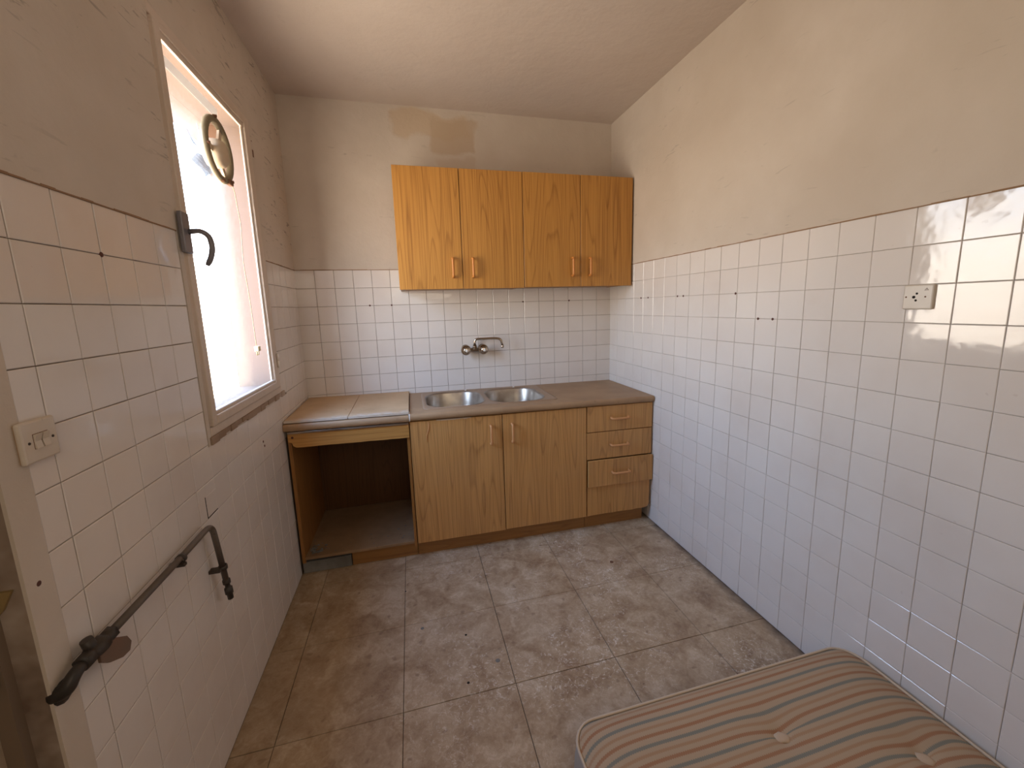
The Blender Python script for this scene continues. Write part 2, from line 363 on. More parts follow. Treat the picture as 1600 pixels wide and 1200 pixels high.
# ---------------------------------------------------------------- mesh helpers
def setp(o, label=None, cat=None, group=None, kind=None):
    if label: o['label'] = label
    if cat: o['category'] = cat
    if group: o['group'] = group
    if kind: o['kind'] = kind
    return o
def wloc(o):
    v = Vector((0,0,0))
    while o: v += o.location; o = o.parent
    return v
def thing(name, loc, label, cat, group=None, kind=None):
    o = bpy.data.objects.new(name, None); COL.objects.link(o); o.location = loc
    o.empty_display_size = .05
    return setp(o, label, cat, group, kind)
class MB:
    def __init__(s): s.v = []; s.f = []; s.mi = []; s.sm = []
    def add(s, vs, fs, mi=0, smooth=False):
        k = len(s.v); s.v += [tuple(v) for v in vs]
        for f in fs: s.f.append(tuple(i + k for i in f)); s.mi.append(mi); s.sm.append(smooth)
    def box(s, x0, x1, y0, y1, z0, z1, mi=0):
        x0, x1 = sorted((x0, x1)); y0, y1 = sorted((y0, y1)); z0, z1 = sorted((z0, z1))
        s.add([(x0,y0,z0),(x1,y0,z0),(x1,y1,z0),(x0,y1,z0),(x0,y0,z1),(x1,y0,z1),(x1,y1,z1),(x0,y1,z1)],
              [(0,3,2,1),(4,5,6,7),(0,1,5,4),(1,2,6,5),(2,3,7,6),(3,0,4,7)], mi)
    def bbox(s, x0, x1, y0, y1, z0, z1, r=.002, seg=1, mi=0):
        bm = bmesh.new(); bmesh.ops.create_cube(bm, size=1)
        for v in bm.verts:
            v.co = Vector(((x0+x1)/2 + v.co.x*abs(x1-x0), (y0+y1)/2 + v.co.y*abs(y1-y0), (z0+z1)/2 + v.co.z*abs(z1-z0)))
        bmesh.ops.bevel(bm, geom=bm.edges[:], offset=r, segments=seg, affect='EDGES', profile=.5)
        s.bm(bm, mi)
    def bm(s, bm, mi=0, smooth=False):
        bm.verts.index_update()
        s.add([v.co[:] for v in bm.verts], [[v.index for v in f.verts] for f in bm.faces], mi, smooth); bm.free()
    def tube(s, pts, r, seg=10, mi=0, caps=True):
        pts = [Vector(p) for p in pts]; n = len(pts); rs = r if isinstance(r, (list, tuple)) else [r]*n
        t0 = (pts[1]-pts[0]).normalized()
        a = t0.orthogonal().normalized(); vs = []
        for i, p in enumerate(pts):
            t = (pts[min(i+1, n-1)] - pts[max(i-1, 0)]).normalized()
            a = (a - t*a.dot(t)).normalized(); b = t.cross(a)
            for k in range(seg):
                w = 2*math.pi*k/seg; vs.append(p + (a*math.cos(w) + b*math.sin(w))*rs[i])
        fs = [(i*seg+k, i*seg+(k+1) % seg, (i+1)*seg+(k+1) % seg, (i+1)*seg+k) for i in range(n-1) for k in range(seg)]
        s.add(vs, fs, mi, True)
        if caps:
            s.add(vs[:seg], [tuple(range(seg))[::-1]], mi); s.add(vs[-seg:], [tuple(range(seg))], mi)
    def lathe(s, prof, c, axis, seg=24, mi=0):
        """prof = [(radius, height along axis)]"""
        ax = Vector(axis).normalized(); a = ax.orthogonal().normalized(); b = ax.cross(a); c = Vector(c); vs = []
        for r, h in prof:
            for k in range(seg):
                w = 2*math.pi*k/seg; vs.append(c + ax*h + (a*math.cos(w)+b*math.sin(w))*max(r, 1e-5))
        fs = [(i*seg+k, i*seg+(k+1) % seg, (i+1)*seg+(k+1) % seg, (i+1)*seg+k) for i in range(len(prof)-1) for k in range(seg)]
        s.add(vs, fs, mi, True)
    def prism(s, poly, axis, a, b, mi=0, smooth=False):
        """poly = 2d points in the plane across axis ('x': (y,z), 'y': (x,z), 'z': (x,y))"""
        def p3(p, h): return {'x': (h, p[0], p[1]), 'y': (p[0], h, p[1]), 'z': (p[0], p[1], h)}[axis]
        n = len(poly); vs = [p3(p, a) for p in poly] + [p3(p, b) for p in poly]
        s.add(vs, [(i, (i+1) % n, n+(i+1) % n, n+i) for i in range(n)], mi, smooth)
        s.add(vs[:n], [tuple(range(n))[::-1]], mi); s.add(vs[n:], [tuple(range(n))], mi)
    def xf(s, fn): s.v = [fn(*v) for v in s.v]; return s
    def build(s, name, mats, parent=None, loc=None, fix=True):
        if not isinstance(mats, (list, tuple)): mats = [mats]
        base = wloc(parent) if parent else Vector(loc or (0,0,0))
        if parent and loc is not None: base = Vector(loc)
        me = bpy.data.meshes.new(name)
        me.from_pydata([Vector(v)-base for v in s.v], [], s.f)
        for m in mats: me.materials.append(m)
        me.polygons.foreach_set('material_index', s.mi); me.polygons.foreach_set('use_smooth', s.sm)
        if fix:
            bm = bmesh.new(); bm.from_mesh(me); bmesh.ops.remove_doubles(bm, verts=bm.verts, dist=1e-6) if len(s.v) < 4000 and any(s.sm) else None
            bmesh.ops.recalc_face_normals(bm, faces=bm.faces); bm.to_mesh(me); bm.free()
        me.update()
        o = bpy.data.objects.new(name, me); COL.objects.link(o)
        if parent:
            o.parent = parent; o.location = base - wloc(parent)
        else: o.location = base
        return o
def arc(cx, cy, r, a0, a1, n):
    return [(cx + r*math.cos(math.radians(a0+(a1-a0)*i/n)), cy + r*math.sin(math.radians(a0+(a1-a0)*i/n))) for i in range(n+1)]
def bend(pts, r, n=6):
    """round the corners of a 3d polyline"""
    pts = [Vector(p) for p in pts]; out = [pts[0]]
    for i in range(1, len(pts)-1):
        p = pts[i]; a = (pts[i-1]-p); b = (pts[i+1]-p)
        rr = min(r, a.length*.49, b.length*.49); p0 = p + a.normalized()*rr; p1 = p + b.normalized()*rr
        for k in range(n+1):
            t = k/n; out.append(p0*(1-t)**2 + p*2*t*(1-t) + p1*t*t)
    out.append(pts[-1]); return out

# ---------------------------------------------------------------- room shell
def grid_wall(mb, ys, zs, hole, x0, x1, mi=0, axis='x'):
    for i in range(len(ys)-1):
        for j in range(len(zs)-1):
            if hole((ys[i]+ys[i+1])/2, (zs[j]+zs[j+1])/2): continue
            if axis == 'x': mb.box(x0, x1, ys[i], ys[i+1], zs[j], zs[j+1], mi)
            else: mb.box(ys[i], ys[i+1], x0, x1, zs[j], zs[j+1], mi)
WY0, WY1, WZ0, WZ1 = -1.340, -.553, 1.050, 2.365       # window opening
DY0, DY1, DZ = -2.95, -2.055, 2.08                      # doorway behind on the left
def hole_l(y, z): return (WY0 < y < WY1 and WZ0 < z < WZ1) or (DY0 < y < DY1 and z < DZ)
def hole_tile(y, z): return hole_l(y, z) or (z < ZT and y > -2.0)
wl = MB()
grid_wall(wl, [YR, DY0, DY1, WY0, WY1, .16], [-.1, WZ0, ZT, DZ, WZ1, H+.1], hole_l, -.165, -.0025, 1)
grid_wall(wl, [YR, DY0, DY1, -2.0, WY0-.022, WY0, WY1, WY1+.012, 0], [0, 1.022, WZ0, ZT, DZ, WZ1, H],
          lambda y, z: hole_l(y, z) or (z < ZT and y > -2.0 and not (WY0-.022 < y < WY1+.012 and z > 1.022)), -.0025, .0035, 0)
wall_left = setp(wl.build('wall_left', [M['plaster_left'], M['grout_dirty']]), kind='structure')
wr = MB()
wr.box(WX+.0025, WX+.16, YR, .16, -.1, H+.1, 1)
wr.box(WX-.0035, WX+.0025, YR, 0, ZT, H, 0)
wall_right = setp(wr.build('wall_right', [M['plaster'], M['grout']]), kind='structure')
wb = MB()
wb.box(-.165, WX+.16, .0025, .16, -.1, H+.1, 1)
wb.box(0, WX, -.0035, .0025, ZT, H, 0)
wall_back = setp(wb.build('wall_back', [M['plaster_back'], M['grout_dirty']]), kind='structure')
rr = MB(); rr.box(-.165, WX+.16, YR-.15, YR, -.1, H+.1)
setp(rr.build('wall_rear', M['plaster']), kind='structure')
cl = MB(); cl.box(-.165, WX+.16, YR-.15, .16, H, H+.12)
setp(cl.build('ceiling', M['ceiling']), kind='structure')
fl = MB(); fl.box(-.165, WX+.16, YR-.15, .16, -.12, -.003)
floor = setp(fl.build('floor', M['floor_joint']), kind='structure')
# floor tiles
xs = [0, .137] + [.137+.4265*k for k in range(1, 5)] + [WX]
ys = [0, -.255] + [-.255-.4290*k for k in range(1, 10)] + [YR]
for i in range(len(xs)-1):
    for j in range(len(ys)-1):
        x0, x1 = xs[i]+.0012, xs[i+1]-.0012; y1, y0 = ys[j]-.0012, ys[j+1]+.0012
        if y0 > -.50 or y1 - y0 < .03: continue
        t = MB(); z = random.uniform(-.0006, .0004)
        t.add([(x0,y0,-.004),(x1,y0,-.004),(x1,y1,-.004),(x0,y1,-.004),(x0,y0,z-.001),(x1,y0,z-.001),(x1,y1,z-.001),(x0,y1,z-.001),
               (x0+.001,y0+.001,z),(x1-.001,y0+.001,z),(x1-.001,y1-.001,z),(x0+.001,y1-.001,z)],
              [(0,1,5,4),(1,2,6,5),(2,3,7,6),(3,0,4,7),(4,5,9,8),(5,6,10,9),(6,7,11,10),(7,4,8,11),(8,9,10,11)])
        t.build('floor_tile', M['floor'], floor, ((x0+x1)/2, (y0+y1)/2, 0), fix=False)

# specks of rubble stuck to the floor
for (x, y, r, mt_) in ((.832,-1.248,.006,'hole'), (.810,-1.489,.006,'hole'), (.643,-1.153,.009,'cement'), (.943,-1.421,.011,'cement'), (.566,-.870,.004,'hole'), (1.706,-.958,.011,'rust')):
    FLOOR_SPECKS = globals().setdefault('FLOOR_SPECKS', []); FLOOR_SPECKS.append((x, y, r, mt_))
# wall tiles: one shared mesh per size, each tile an object
_tm = {}
def tile_mesh(w, h):
    k = (round(w, 4), round(h, 4))
    if k in _tm: return _tm[k]
    a, b = w/2, h/2; e = .0016
    vs = [(-a,0,-b),(a,0,-b),(a,0,b),(-a,0,b)] + [(-a,-.0035,-b),(a,-.0035,-b),(a,-.0035,b),(-a,-.0035,b)] + \
         [(-a+e,-.0046,-b+e),(a-e,-.0046,-b+e),(a-e,-.0046,b-e),(-a+e,-.0046,b-e)]
    fs = [(0,1,5,4),(1,2,6,5),(2,3,7,6),(3,0,4,7),(4,5,9,8),(5,6,10,9),(6,7,11,10),(7,4,8,11),(8,9,10,11)]
    me = bpy.data.meshes.new('tile'); me.from_pydata(vs, [], fs); me.materials.append(M['tile'])
    me.update(); _tm[k] = me; return me
GAP = .0014
def lay(parent, side, u0, u1, z0, z1, stuff=None):
    """u runs along the wall; faces lie on the wall plane"""
    gp_ = GAP if side == 'r' else .0020
    w, h = u1-u0-gp_, z1-z0-gp_
    if w < .008 or h < .008: return
    uc, zc = (u0+u1)/2, (z0+z1)/2
    rx = random.gauss(0, .0028); rz = random.gauss(0, .0028); ro = random.gauss(0, .0035)
    d = .0022 + random.uniform(-.0003, .0003)
    if side == 'b': loc = (uc, d, zc); rot = 0
    elif side == 'r': loc = (WX+d, uc, zc); rot = -math.pi/2
    else: loc = (-d, uc, zc); rot = math.pi/2
    mat = Matrix.Translation(loc) @ Matrix.Rotation(rot, 4, 'Z') @ Matrix.Rotation(ro, 4, 'Y') @ Matrix.Rotation(rx, 4, 'X') @ Matrix.Rotation(rz, 4, 'Z')
    if stuff is not None:
        me = tile_mesh(w, h); stuff.add([mat @ v.co for v in me.vertices], [p.vertices[:] for p in me.polygons]); return
    o = bpy.data.objects.new('tile', tile_mesh(w, h)); COL.objects.link(o); o.parent = parent
    o.matrix_local = mat
rows = [(ZT-(k+1)*T, ZT-k*T) for k in range(15)]
rows[-1] = (0.001, ZT-14*T)
CW = WX/19
for c in range(19):
    for k, (z0, z1) in enumerate(rows):
        if z1 < .84: continue
        lay(wall_back, 'b', c*CW, (c+1)*CW, z0, z1)
st = MB()
ROFF = .045*T
cols = [0] + [ROFF+T*k for k in range(1, 22)]
for c in range(len(cols)-1):
    for k, (z0, z1) in enumerate(rows):
        if cols[c+1] < .56 and z1 < .83: continue
        if cols[c] > 1.95 and z1 < .2: continue
        lay(wall_right, 'r', -cols[c+1], -cols[c], z0, z1)
for c in range(21, 35):
    for (z0, z1) in rows: lay(wall_right, 'r', -(ROFF+T*(c+1)), -(ROFF+T*c), z0, z1, st)
q = st.build('tiling', M['tile'], wall_right, fix=False); q['kind'] = 'stuff'
LOFF = (14.868-15)*T
cols = [0] + [LOFF+T*k for k in range(1, 18)] + [2.0]
HX0, HX1, HZ0 = -WY1-.012, -WY0+.022, 1.022
for c in range(len(cols)-1):
    a, b = cols[c], cols[c+1]
    for k, (z0, z1) in enumerate(rows):
        if b < .56 and z1 < .83: continue
        # clip against the window surround
        if b > HX0 and a < HX1 and z1 > HZ0:
            if z0 < HZ0: lay(wall_left, 'l', -b, -a, z0, HZ0)
            zz = max(z0, HZ0)
            if a < HX0: lay(wall_left, 'l', -HX0, -a, zz, z1)
            if b > HX1: lay(wall_left, 'l', -b, -HX1, zz, z1)
            continue
        lay(wall_left, 'l', -b, -a, z0, z1)
# stained ledge where tiling meets the plaster
def ledge(parent, fn, n):
    m = MB()
    for i in range(n):
        a, b = i/n, (i+1)/n
        h = .0028 + .0022*random.random(); d = .0045+.0012*random.random()
        m.box(*fn(a, b, h, d))
    m.build('tile_ledge', M['edge_dirt'], parent)
ledge(wall_back, lambda a, b, h, d: (a*WX, b*WX, -d, .002, ZT-.002, ZT-.002+h), 60)
ledge(wall_right, lambda a, b, h, d: (WX-d, WX+.002, -b*3.9, -a*3.9, ZT-.002, ZT-.002+h), 90)
ledge(wall_left, lambda a, b, h, d: (-.002, d, -b*.53, -a*.53, ZT-.002, ZT-.002+h), 16)
ledge(wall_left, lambda a, b, h, d: (-.002, d, -1.364-b*.69, -1.364-a*.69, ZT-.002, ZT-.002+h), 20)
# old screw plugs left in the joints
def plugs(parent, ax, pts):
    for p in pts:
        m = MB(); m.lathe([(.0060, .0), (.0060, .0030), (.0045, .0040), (.0001, .0044)], p, ax, 8)
        m.build('wall_plug', M['plug'], parent, p)
plugs(wall_back, (0,-1,0), [(.433,0,1.490), (.571,0,1.489), (1.483,0,1.4895), (1.84,0,1.4895)])
plugs(wall_right, (-1,0,0), [(WX,-1.262,1.4895), (WX,-1.401,1.3745), (WX,-1.477,1.3745), (WX,-.439,1.4895), (WX,-.523,1.4895), (WX,-.825,1.4895), (WX,-.877,1.4895)])
plugs(wall_left, (1,0,0), [(0,-1.71,1.6046), (0,-.88,.885), (0,-.87,.862), (0,-2.03,.99)])
# repair patch on left wall
m = MB(); m.bbox(.001, .0042, -1.435, -1.366, .806, .876, .0008); m.build('blanking_patch', M['tile'], wall_left)
m = MB(); m.box(.001, .0032, -1.4385, -1.435, .803, .876); m.box(.001, .0032, -1.4385, -1.366, .8025, .806)
m.build('patch_joint', M['hole'], wall_left)
# rusty hinge pockets in the plaster beside the window
m = MB(); m.box(.003, .0048, -.541, -.528, 2.205, 2.238); m.box(.003, .0045, -.541, -.533, 2.275, 2.279); m.build('hinge_pocket', M['rust'], wall_left)
m = MB()
for k in range(16):
    y = -1.35+k*.053; h = random.uniform(.006, .016)
    m.bbox(-.002, .006+random.random()*.006, y, y+.054, 1.048-h-.01, 1.050, .0015)
m.build('sill_mortar', M['mortar'], wall_left)

# ---------------------------------------------------------------- window
win = thing('window_1', (0, -.945, WZ0), 'tall side-hung window of reeded glass in painted frame on left wall', 'window', kind='structure')
m = MB()
m.bbox(-.0065, .004, WY1-.030, WY1, WZ0, WZ1, .002); m.bbox(-.0065, .000, WY0, WY0+.006, WZ0, WZ1, .001)
m.bbox(-.0065, .005, WY0, WY1, WZ1-.030, WZ1, .002); m.bbox(-.0065, .007, WY0, WY1, WZ0, WZ0+.031, .002)
m.build('outer_frame', M['frame_paint'], win)
SY0, SY1, SZ0, SZ1 = -1.331, -.585, 1.083, 2.333
GY0, GY1, GZ0, GZ1 = -1.297, -.652, 1.130, 2.298
m = MB(); m.bbox(-.0060, .013, SY0, GY0, SZ0, SZ1, .003, 2); m.build('stile', M['frame_paint'], win)
m = MB(); m.bbox(-.0060, .011, GY1+.018, SY1, SZ0, SZ1, .003, 2); m.bbox(-.0058, .001, GY1, GY1+.020, SZ0, SZ1, .002); m.build('stile', M['frame_paint'], win)
m = MB(); m.bbox(-.0060, .004, GY0-.001, GY1+.02, GZ1, SZ1, .0015, 1); m.bbox(-.0058, .010, GY0-.001, GY1+.02, GZ1+.020, SZ1-.001, .002); m.build('rail', M['frame_paint'], win)
m = MB(); m.bbox(-.0060, .015, GY0-.001, GY1+.02, SZ0, GZ0-.014, .004, 2); m.bbox(-.0058, .008, GY0-.001, GY1+.02, GZ0-.016, GZ0, .003); m.build('rail', M['frame_paint'], win)
# reeded pane with a round hole for the fan
FC = (-.945, 2.094); FR = .104
bm = bmesh.new(); NY = 372; y0, y1 = GY0-.004, GY1+.004
zz = [GZ0-.004] + [1.96 + i*.009 for i in range(30)] + [GZ1+.004]
vv = []
for z in zz:
    row = []
    for i in range(NY+1):
        y = y0+(y1-y0)*i/NY
        row.append(bm.verts.new((-.004 + .0011*abs(math.sin(math.pi*(y-y0)/.0105)), y, z)))
    vv.append(row)
for j in range(len(zz)-1):
    for i in range(NY):
        yc = y0+(y1-y0)*(i+.5)/NY; zc = (zz[j]+zz[j+1])/2
        if (yc-FC[0])**2+(zc-FC[1])**2 < FR**2: continue
        f = bm.faces.new((vv[j][i], vv[j][i+1], vv[j+1][i+1], vv[j+1][i])); f.smooth = True
m = MB(); m.bm(bm, smooth=True); m.build('pane', M['pane'], win, fix=False)
m = MB(); m.add([(-.0018, -1.29, 2.262), (-.0018, -1.29, 2.222), (-.0018, -.93, 2.208), (-.0018, -.86, 2.262)][::-1] and
      [(-.0018, -1.292, 2.226), (-.0018, -.905, 2.222), (-.0018, -.895, 2.262), (-.0018, -1.290, 2.258),
       (-.0010, -1.292, 2.226), (-.0010, -.905, 2.222), (-.0010, -.895, 2.262), (-.0010, -1.290, 2.258)],
      [(0,1,2,3),(4,7,6,5),(0,4,5,1),(1,5,6,2),(2,6,7,3),(3,7,4,0)])
tm = newmat('milky_tape', (.8,.8,.8), .5); tm.node_tree.nodes['Principled BSDF'].inputs['Alpha'].default_value = .55
m.build('tape_strip', tm, win)
# handle
m = MB(); m.bbox(.008, .022, -1.358, -1.312, 1.655, 1.780, .003, 2)
wh = m.build('handle', M['grey_metal'], win)
m = MB()
path = bend([(.020, -1.325, 1.722), (.052, -1.322, 1.727), (.073, -1.318, 1.712), (.079, -1.318, 1.675), (.069, -1.318, 1.640), (.056, -1.318, 1.618)], .02, 4)
m.tube(path, [.0085]*2+[.0085]*(len(path)-3)+[.0060], 10); m.build('lever', M['grey_metal'], wh)
# hinge
m = MB(); m.lathe([(.0001,0),(.006,0),(.006,.034),(.0001,.034)], (.010, -.556, 1.218), (0,0,1), 10)
m.lathe([(.0001,0),(.006,0),(.006,.034),(.0001,.034)], (.010, -.556, 1.180), (0,0,1), 10); m.build('hinge', M['white_cap'], win)
# outside reveal
m = MB()
m.box(-.175, -.0068, WY1-.024, WY1-.002, WZ0, WZ1); m.box(-.165, -.0068, WY0+.002, WY0+.010, WZ0, WZ1)
m.box(-.1655, -.0068, WY0+.01, WY1-.024, WZ1-.045, WZ1-.002); m.box(-.175, -.0068, WY0+.01, WY1-.024, WZ0+.002, WZ0+.045)
m.box(-.290, -.166, WY0-.2, WY1+.2, WZ1-.045, WZ1+.10)
m.build('outer_reveal', M['reveal'], win)

# ---------------------------------------------------------------- extractor fan in the pane
fan = thing('extractor_fan', (-.005, FC[0], FC[1]-.12), 'round cream extractor fan set high in the reeded window pane', 'fan')
m = MB(); c0 = (-.008, FC[0], FC[1])
m.lathe([(.098, 0), (.121, .003), (.122, .012), (.118, .019), (.108, .022), (.098, .018), (.096, .0)], c0, (1,0,0), 40)
m.build('ring', M['fan_ring'], fan)
m = MB(); m.lathe([(.0001, .050), (.024, .049), (.043, .043), (.052, .030), (.054, .0), (.046, -.02), (.0001, -.02)], (-.02, FC[0], FC[1]-.012), (1,0,0), 24)
m.build('motor', M['fan_cap'], fan)
for a in (60, 180, 300):
    m = MB(); a0 = math.radians(a)
    d = Vector((0, math.cos(a0), math.sin(a0))); n_ = Vector((0, -d.z, d.y)); cc = Vector((-.005, FC[0], FC[1]-.012))
    p, q2 = cc+d*.035, Vector((-.005, FC[0], FC[1])) + d*.102
    vs = [p+n_*.012, p-n_*.012, q2-n_*.012, q2+n_*.012]
    m.add([v+Vector((.006,0,0)) for v in vs]+[v-Vector((.003,0,0)) for v in vs], [(0,1,2,3),(4,7,6,5),(0,4,5,1),(1,5,6,2),(2,6,7,3),(3,7,4,0)])
    m.build('bracket', M['fan_cap'], fan)
for k in range(5):
    m = MB(); a0 = math.radians(72*k+20); vs = []
    for i in range(5):
        r = .02+.072*i/4
        for s in (-1, 1):
            w = a0 + s*.34; vs.append((-.055 + s*.010, FC[0]+r*math.cos(w), FC[1]-.005+r*math.sin(w)))
    vs2 = [(x-.0015, y, z) for x, y, z in vs]; n = len(vs)
    m.add(vs+vs2, [(2*i, 2*i+1, 2*i+3, 2*i+2) for i in range(4)]+[(n+2*i, n+2*i+2, n+2*i+3, n+2*i+1) for i in range(4)]+[(8,9,n+9,n+8),(0,n,n+1,1)]
          + [(2*i, 2*i+2, n+2*i+2, n+2*i) for i in range(4)]+[(2*i+1, n+2*i+1, n+2*i+3, 2*i+3) for i in range(4)])
    m.build('blade', M['fan_blade'], fan)
for (dy, dz) in ((.07, -.098), (-.02, -.116), (-.02, .116), (-.112, -.01)):
    m = MB(); m.lathe([(.0001, .014), (.006, .012), (.007, .0)], (.006, FC[0]+dy, FC[1]+dz), (1,0,0), 8)
    m.build('screw', M['rust'], fan)
m = MB(); m.bbox(.002, .02, FC[0]+.028, FC[0]+.062, FC[1]-.118, FC[1]-.096, .003)
m.build('cord_clamp', M['rust'], fan)
m = MB()
cp = [(.012,-.888,1.985),(.012,-.862,1.968),(.010,-.846,1.90),(.012,-.838,1.84),(.010,-.852,1.74),(.012,-.868,1.66),(.014,-.860,1.58),(.012,-.846,1.49),(.014,-.850,1.40),(.014,-.846,1.315)]
m.tube(bend(cp, .05, 4), .0017, 6); m.build('power_cord', M['cord'], fan)
m = MB(); m.bbox(.008, .026, -.862, -.832, 1.293, 1.316, .003, 2); pl = m.build('plug', M['plugm'], fan)
m = MB(); m.tube([(.017,-.857,1.296),(.017,-.860,1.276)], .0022, 8); m.tube([(.017,-.838,1.296),(.017,-.840,1.276)], .0022, 8)
m.build('pin', M['brass'], pl)

# ---------------------------------------------------------------- doorway at the far left edge
dr = thing('door_1', (0, DY1, 0), 'old painted door frame and leaf at the left edge of the room', 'door', kind='structure')
m = MB(); m.box(-.165, -.040, DY1-.018, DY1, 0, DZ); m.box(-.165, -.040, DY0, DY0+.018, 0, DZ); m.box(-.165, -.04, DY0, DY1, DZ-.03, DZ)
m.build('jamb', M['doorpaint_d'], dr)
m = MB(); m.bbox(-.100, -.066, DY1-.03, DY1-.016, 0, DZ-.03, .002); m.build('door_stop', M['doorpaint'], dr)
m = MB(); m.bbox(-.150, -.110, DY0+.02, DY1-.03, .005, DZ-.032, .002); m.build('door_leaf', M['doorpaint'], dr)
m = MB(); m.prism([(-.012, 1.0), (-.04, 1.0), (-.075, .985), (-.075, .925), (-.05, .945), (-.03, .965)], 'y', DY1-.006, DY1-.0005)
m.build('strike_plate', M['brass'], dr)
m = MB(); m.prism([(-.042, .842), (-.075, .80), (-.11, .79), (-.11, .93), (-.075, .91)], 'y', DY1-.032, DY1-.026)
m.build('lock_keep', M['iron'], dr)

# ---------------------------------------------------------------- kitchen units
def warp(x, y, z):
    return (x, y*(1+.03*(x/1.09-1)), z + .010*(z/.87)*(1-x/1.09))
def handle(parent, c, horiz, mat, L=.11):
    m = MB(); x, y, z = c; e = L/2
    if horiz: pts = [(x-e, y, z), (x-e, y-.027, z-.004), (x+e, y-.027, z-.004), (x+e, y, z)]
    else: pts = [(x, y, z-e), (x, y-.027, z-e), (x, y-.027, z+e), (x, y, z+e)]
    pb = bend(pts, .013, 5)
    m.tube(pb, .0074, 10)
    m.xf(warp) if c[2] < 1 else None
    return m.build('handle', mat, parent)
def panel(parent, name, x0, x1, y0, y1, z0, z1, mat, r=.0012, wp=False, rot=0):
    m = MB(); m.bbox(x0, x1, y0, y1, z0, z1, r)
    if rot:
        cx, cz = (x0+x1)/2, (z0+z1)/2; cr, sr = math.cos(rot), math.sin(rot)
        m.xf(lambda x, y, z: (cx+(x-cx)*cr-(z-cz)*sr, y, cz+(x-cx)*sr+(z-cz)*cr))
    if wp: m.xf(warp)
    return m.build(name, mat, parent)
def wall_cab(x0, x1, xm, z0, z1, label):
    t = thing('wall_cabinet', ((x0+x1)/2, -.17, z0), label, 'cabinet', 'wall cabinets above the sink')
    m = MB(); a, b = x0+.002, x1-.004
    m.box(a, a+.016, -.318, -.0045, z0+.004, z1-.001); m.box(b-.016, b, -.318, -.0045, z0+.004, z1-.001)
    m.box(a+.016, b-.016, -.318, -.0045, z1-.017, z1-.001); m.box(a+.016, b-.016, -.316, -.0045, z0+.006, z0+.022)
    m.box(a+.016, b-.016, -.012, -.0045, z0+.022, z1-.017)
    m.build('carcass', M['oak_in'], t)
    for (p, q, hx) in ((x0, xm-.002, -1), (xm+.002, x1, 1)):
        d = panel(t, 'door', p, q, -.335, -.319, z0, z1, M['oak'], rot=-.0012 if hx > 0 else 0)
        handle(d, (xm + hx*(.062 if hx > 0 else .060), -.335, z0+.125), False, M['handle'])
    return t
wall_cab(.637, 1.4035, 1.0155, 1.574, 2.270, 'wood-grain wall cabinet on the left, above the left end of the sink')
wall_cab(1.4075, 2.162, 1.7905, 1.577, 2.271, 'wood-grain wall cabinet on the right, against the right tiled wall')

# open unit under the cover boards
oc = thing('open_cabinet', (.33, -.3, 0), 'open doorless wood-grain base unit with dark empty bay, left of sink doors', 'cabinet')
panel(oc, 'side_panel', .014, .031, -.592, -.012, .0735, .8285, M['oak_in'], wp=True)
panel(oc, 'side_panel', .622, .638, -.592, -.012, .0735, .8285, M['oak_in'], wp=True)
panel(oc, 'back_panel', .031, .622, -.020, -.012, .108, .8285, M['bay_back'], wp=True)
q = panel(oc, 'bottom_panel', .031, .622, -.592, -.020, .092, .108, M['shelf'], wp=True)
m = MB()
pr = [(.056, .742)] + [(x, .742+random.uniform(-.0012, .0012)) for x in [.1+.04*k for k in range(13)]] + [(.636, .742), (.636, .817), (.018, .817), (.018, .775), (.036, .768), (.040, .752)]
m.prism(pr, 'y', -.602, -.586); m.xf(warp); rail = m.build('front_rail', M['oak_h'], oc)
m = MB(); m.lathe([(.0001, .0), (.0065, 0), (.0065, .0015), (.0001, .0015)], warp(.040, -.6015, .797), (0,-1,0), 12); m.build('screw_hole', M['plug'], rail)
m = MB(); m.bbox(.018, .636, -.609, -.570, .8180, .8285, .001); m.xf(warp); m.build('metal_strip', M['steel'], oc)
panel(oc, 'plinth', .268, .638, -.560, -.546, .0, .091, M['plinth'], wp=True)
# sink unit
sc = thing('sink_cabinet', (1.175, -.3, 0), 'wood-grain sink base cabinet with two tall doors, in the middle', 'cabinet')
m = MB()
m.box(.641, .657, -.582, -.012, .092, .832); m.box(1.692, 1.708, -.582, -.012, .092, .832)
m.box(.657, 1.692, -.582, -.012, .092, .108); m.box(.657, 1.692, -.582, -.565, .800, .832); m.box(.657, 1.692, -.020, -.012, .108, .832)
m.xf(warp); m.build('carcass', M['oak_in'], sc)
d = panel(sc, 'door', .642, 1.1700, -.600, -.584, .092, .8285, M['oak_low'], wp=True)
handle(d, (1.100, -.600, .714), False, M['handle_low'])
m = MB(); m.tube([(.742,-.6005,.826),(.748,-.6012,.80),(.741,-.6012,.77),(.732,-.601,.745),(.732,-.6008,.70)], [.0015,.003,.003,.0022,.0008], 6); m.xf(warp)
m.build('veneer_blister', M['handle_low'], d)
m = MB()
for k in range(9): m.bbox(.79+k*.022, .812+k*.022, -.6015, -.598, .8285-random.uniform(.002,.007), .830, .0005)
m.xf(warp); m.build('chipped_edge', M['tuft'], d)
d = panel(sc, 'door', 1.1745, 1.7065, -.600, -.584, .096, .8300, M['oak_low'], wp=True)
handle(d, (1.229, -.600, .714), False, M['handle_low'])
panel(sc, 'plinth', .640, 1.709, -.560, -.546, 0, .091, M['plinth'], wp=True)
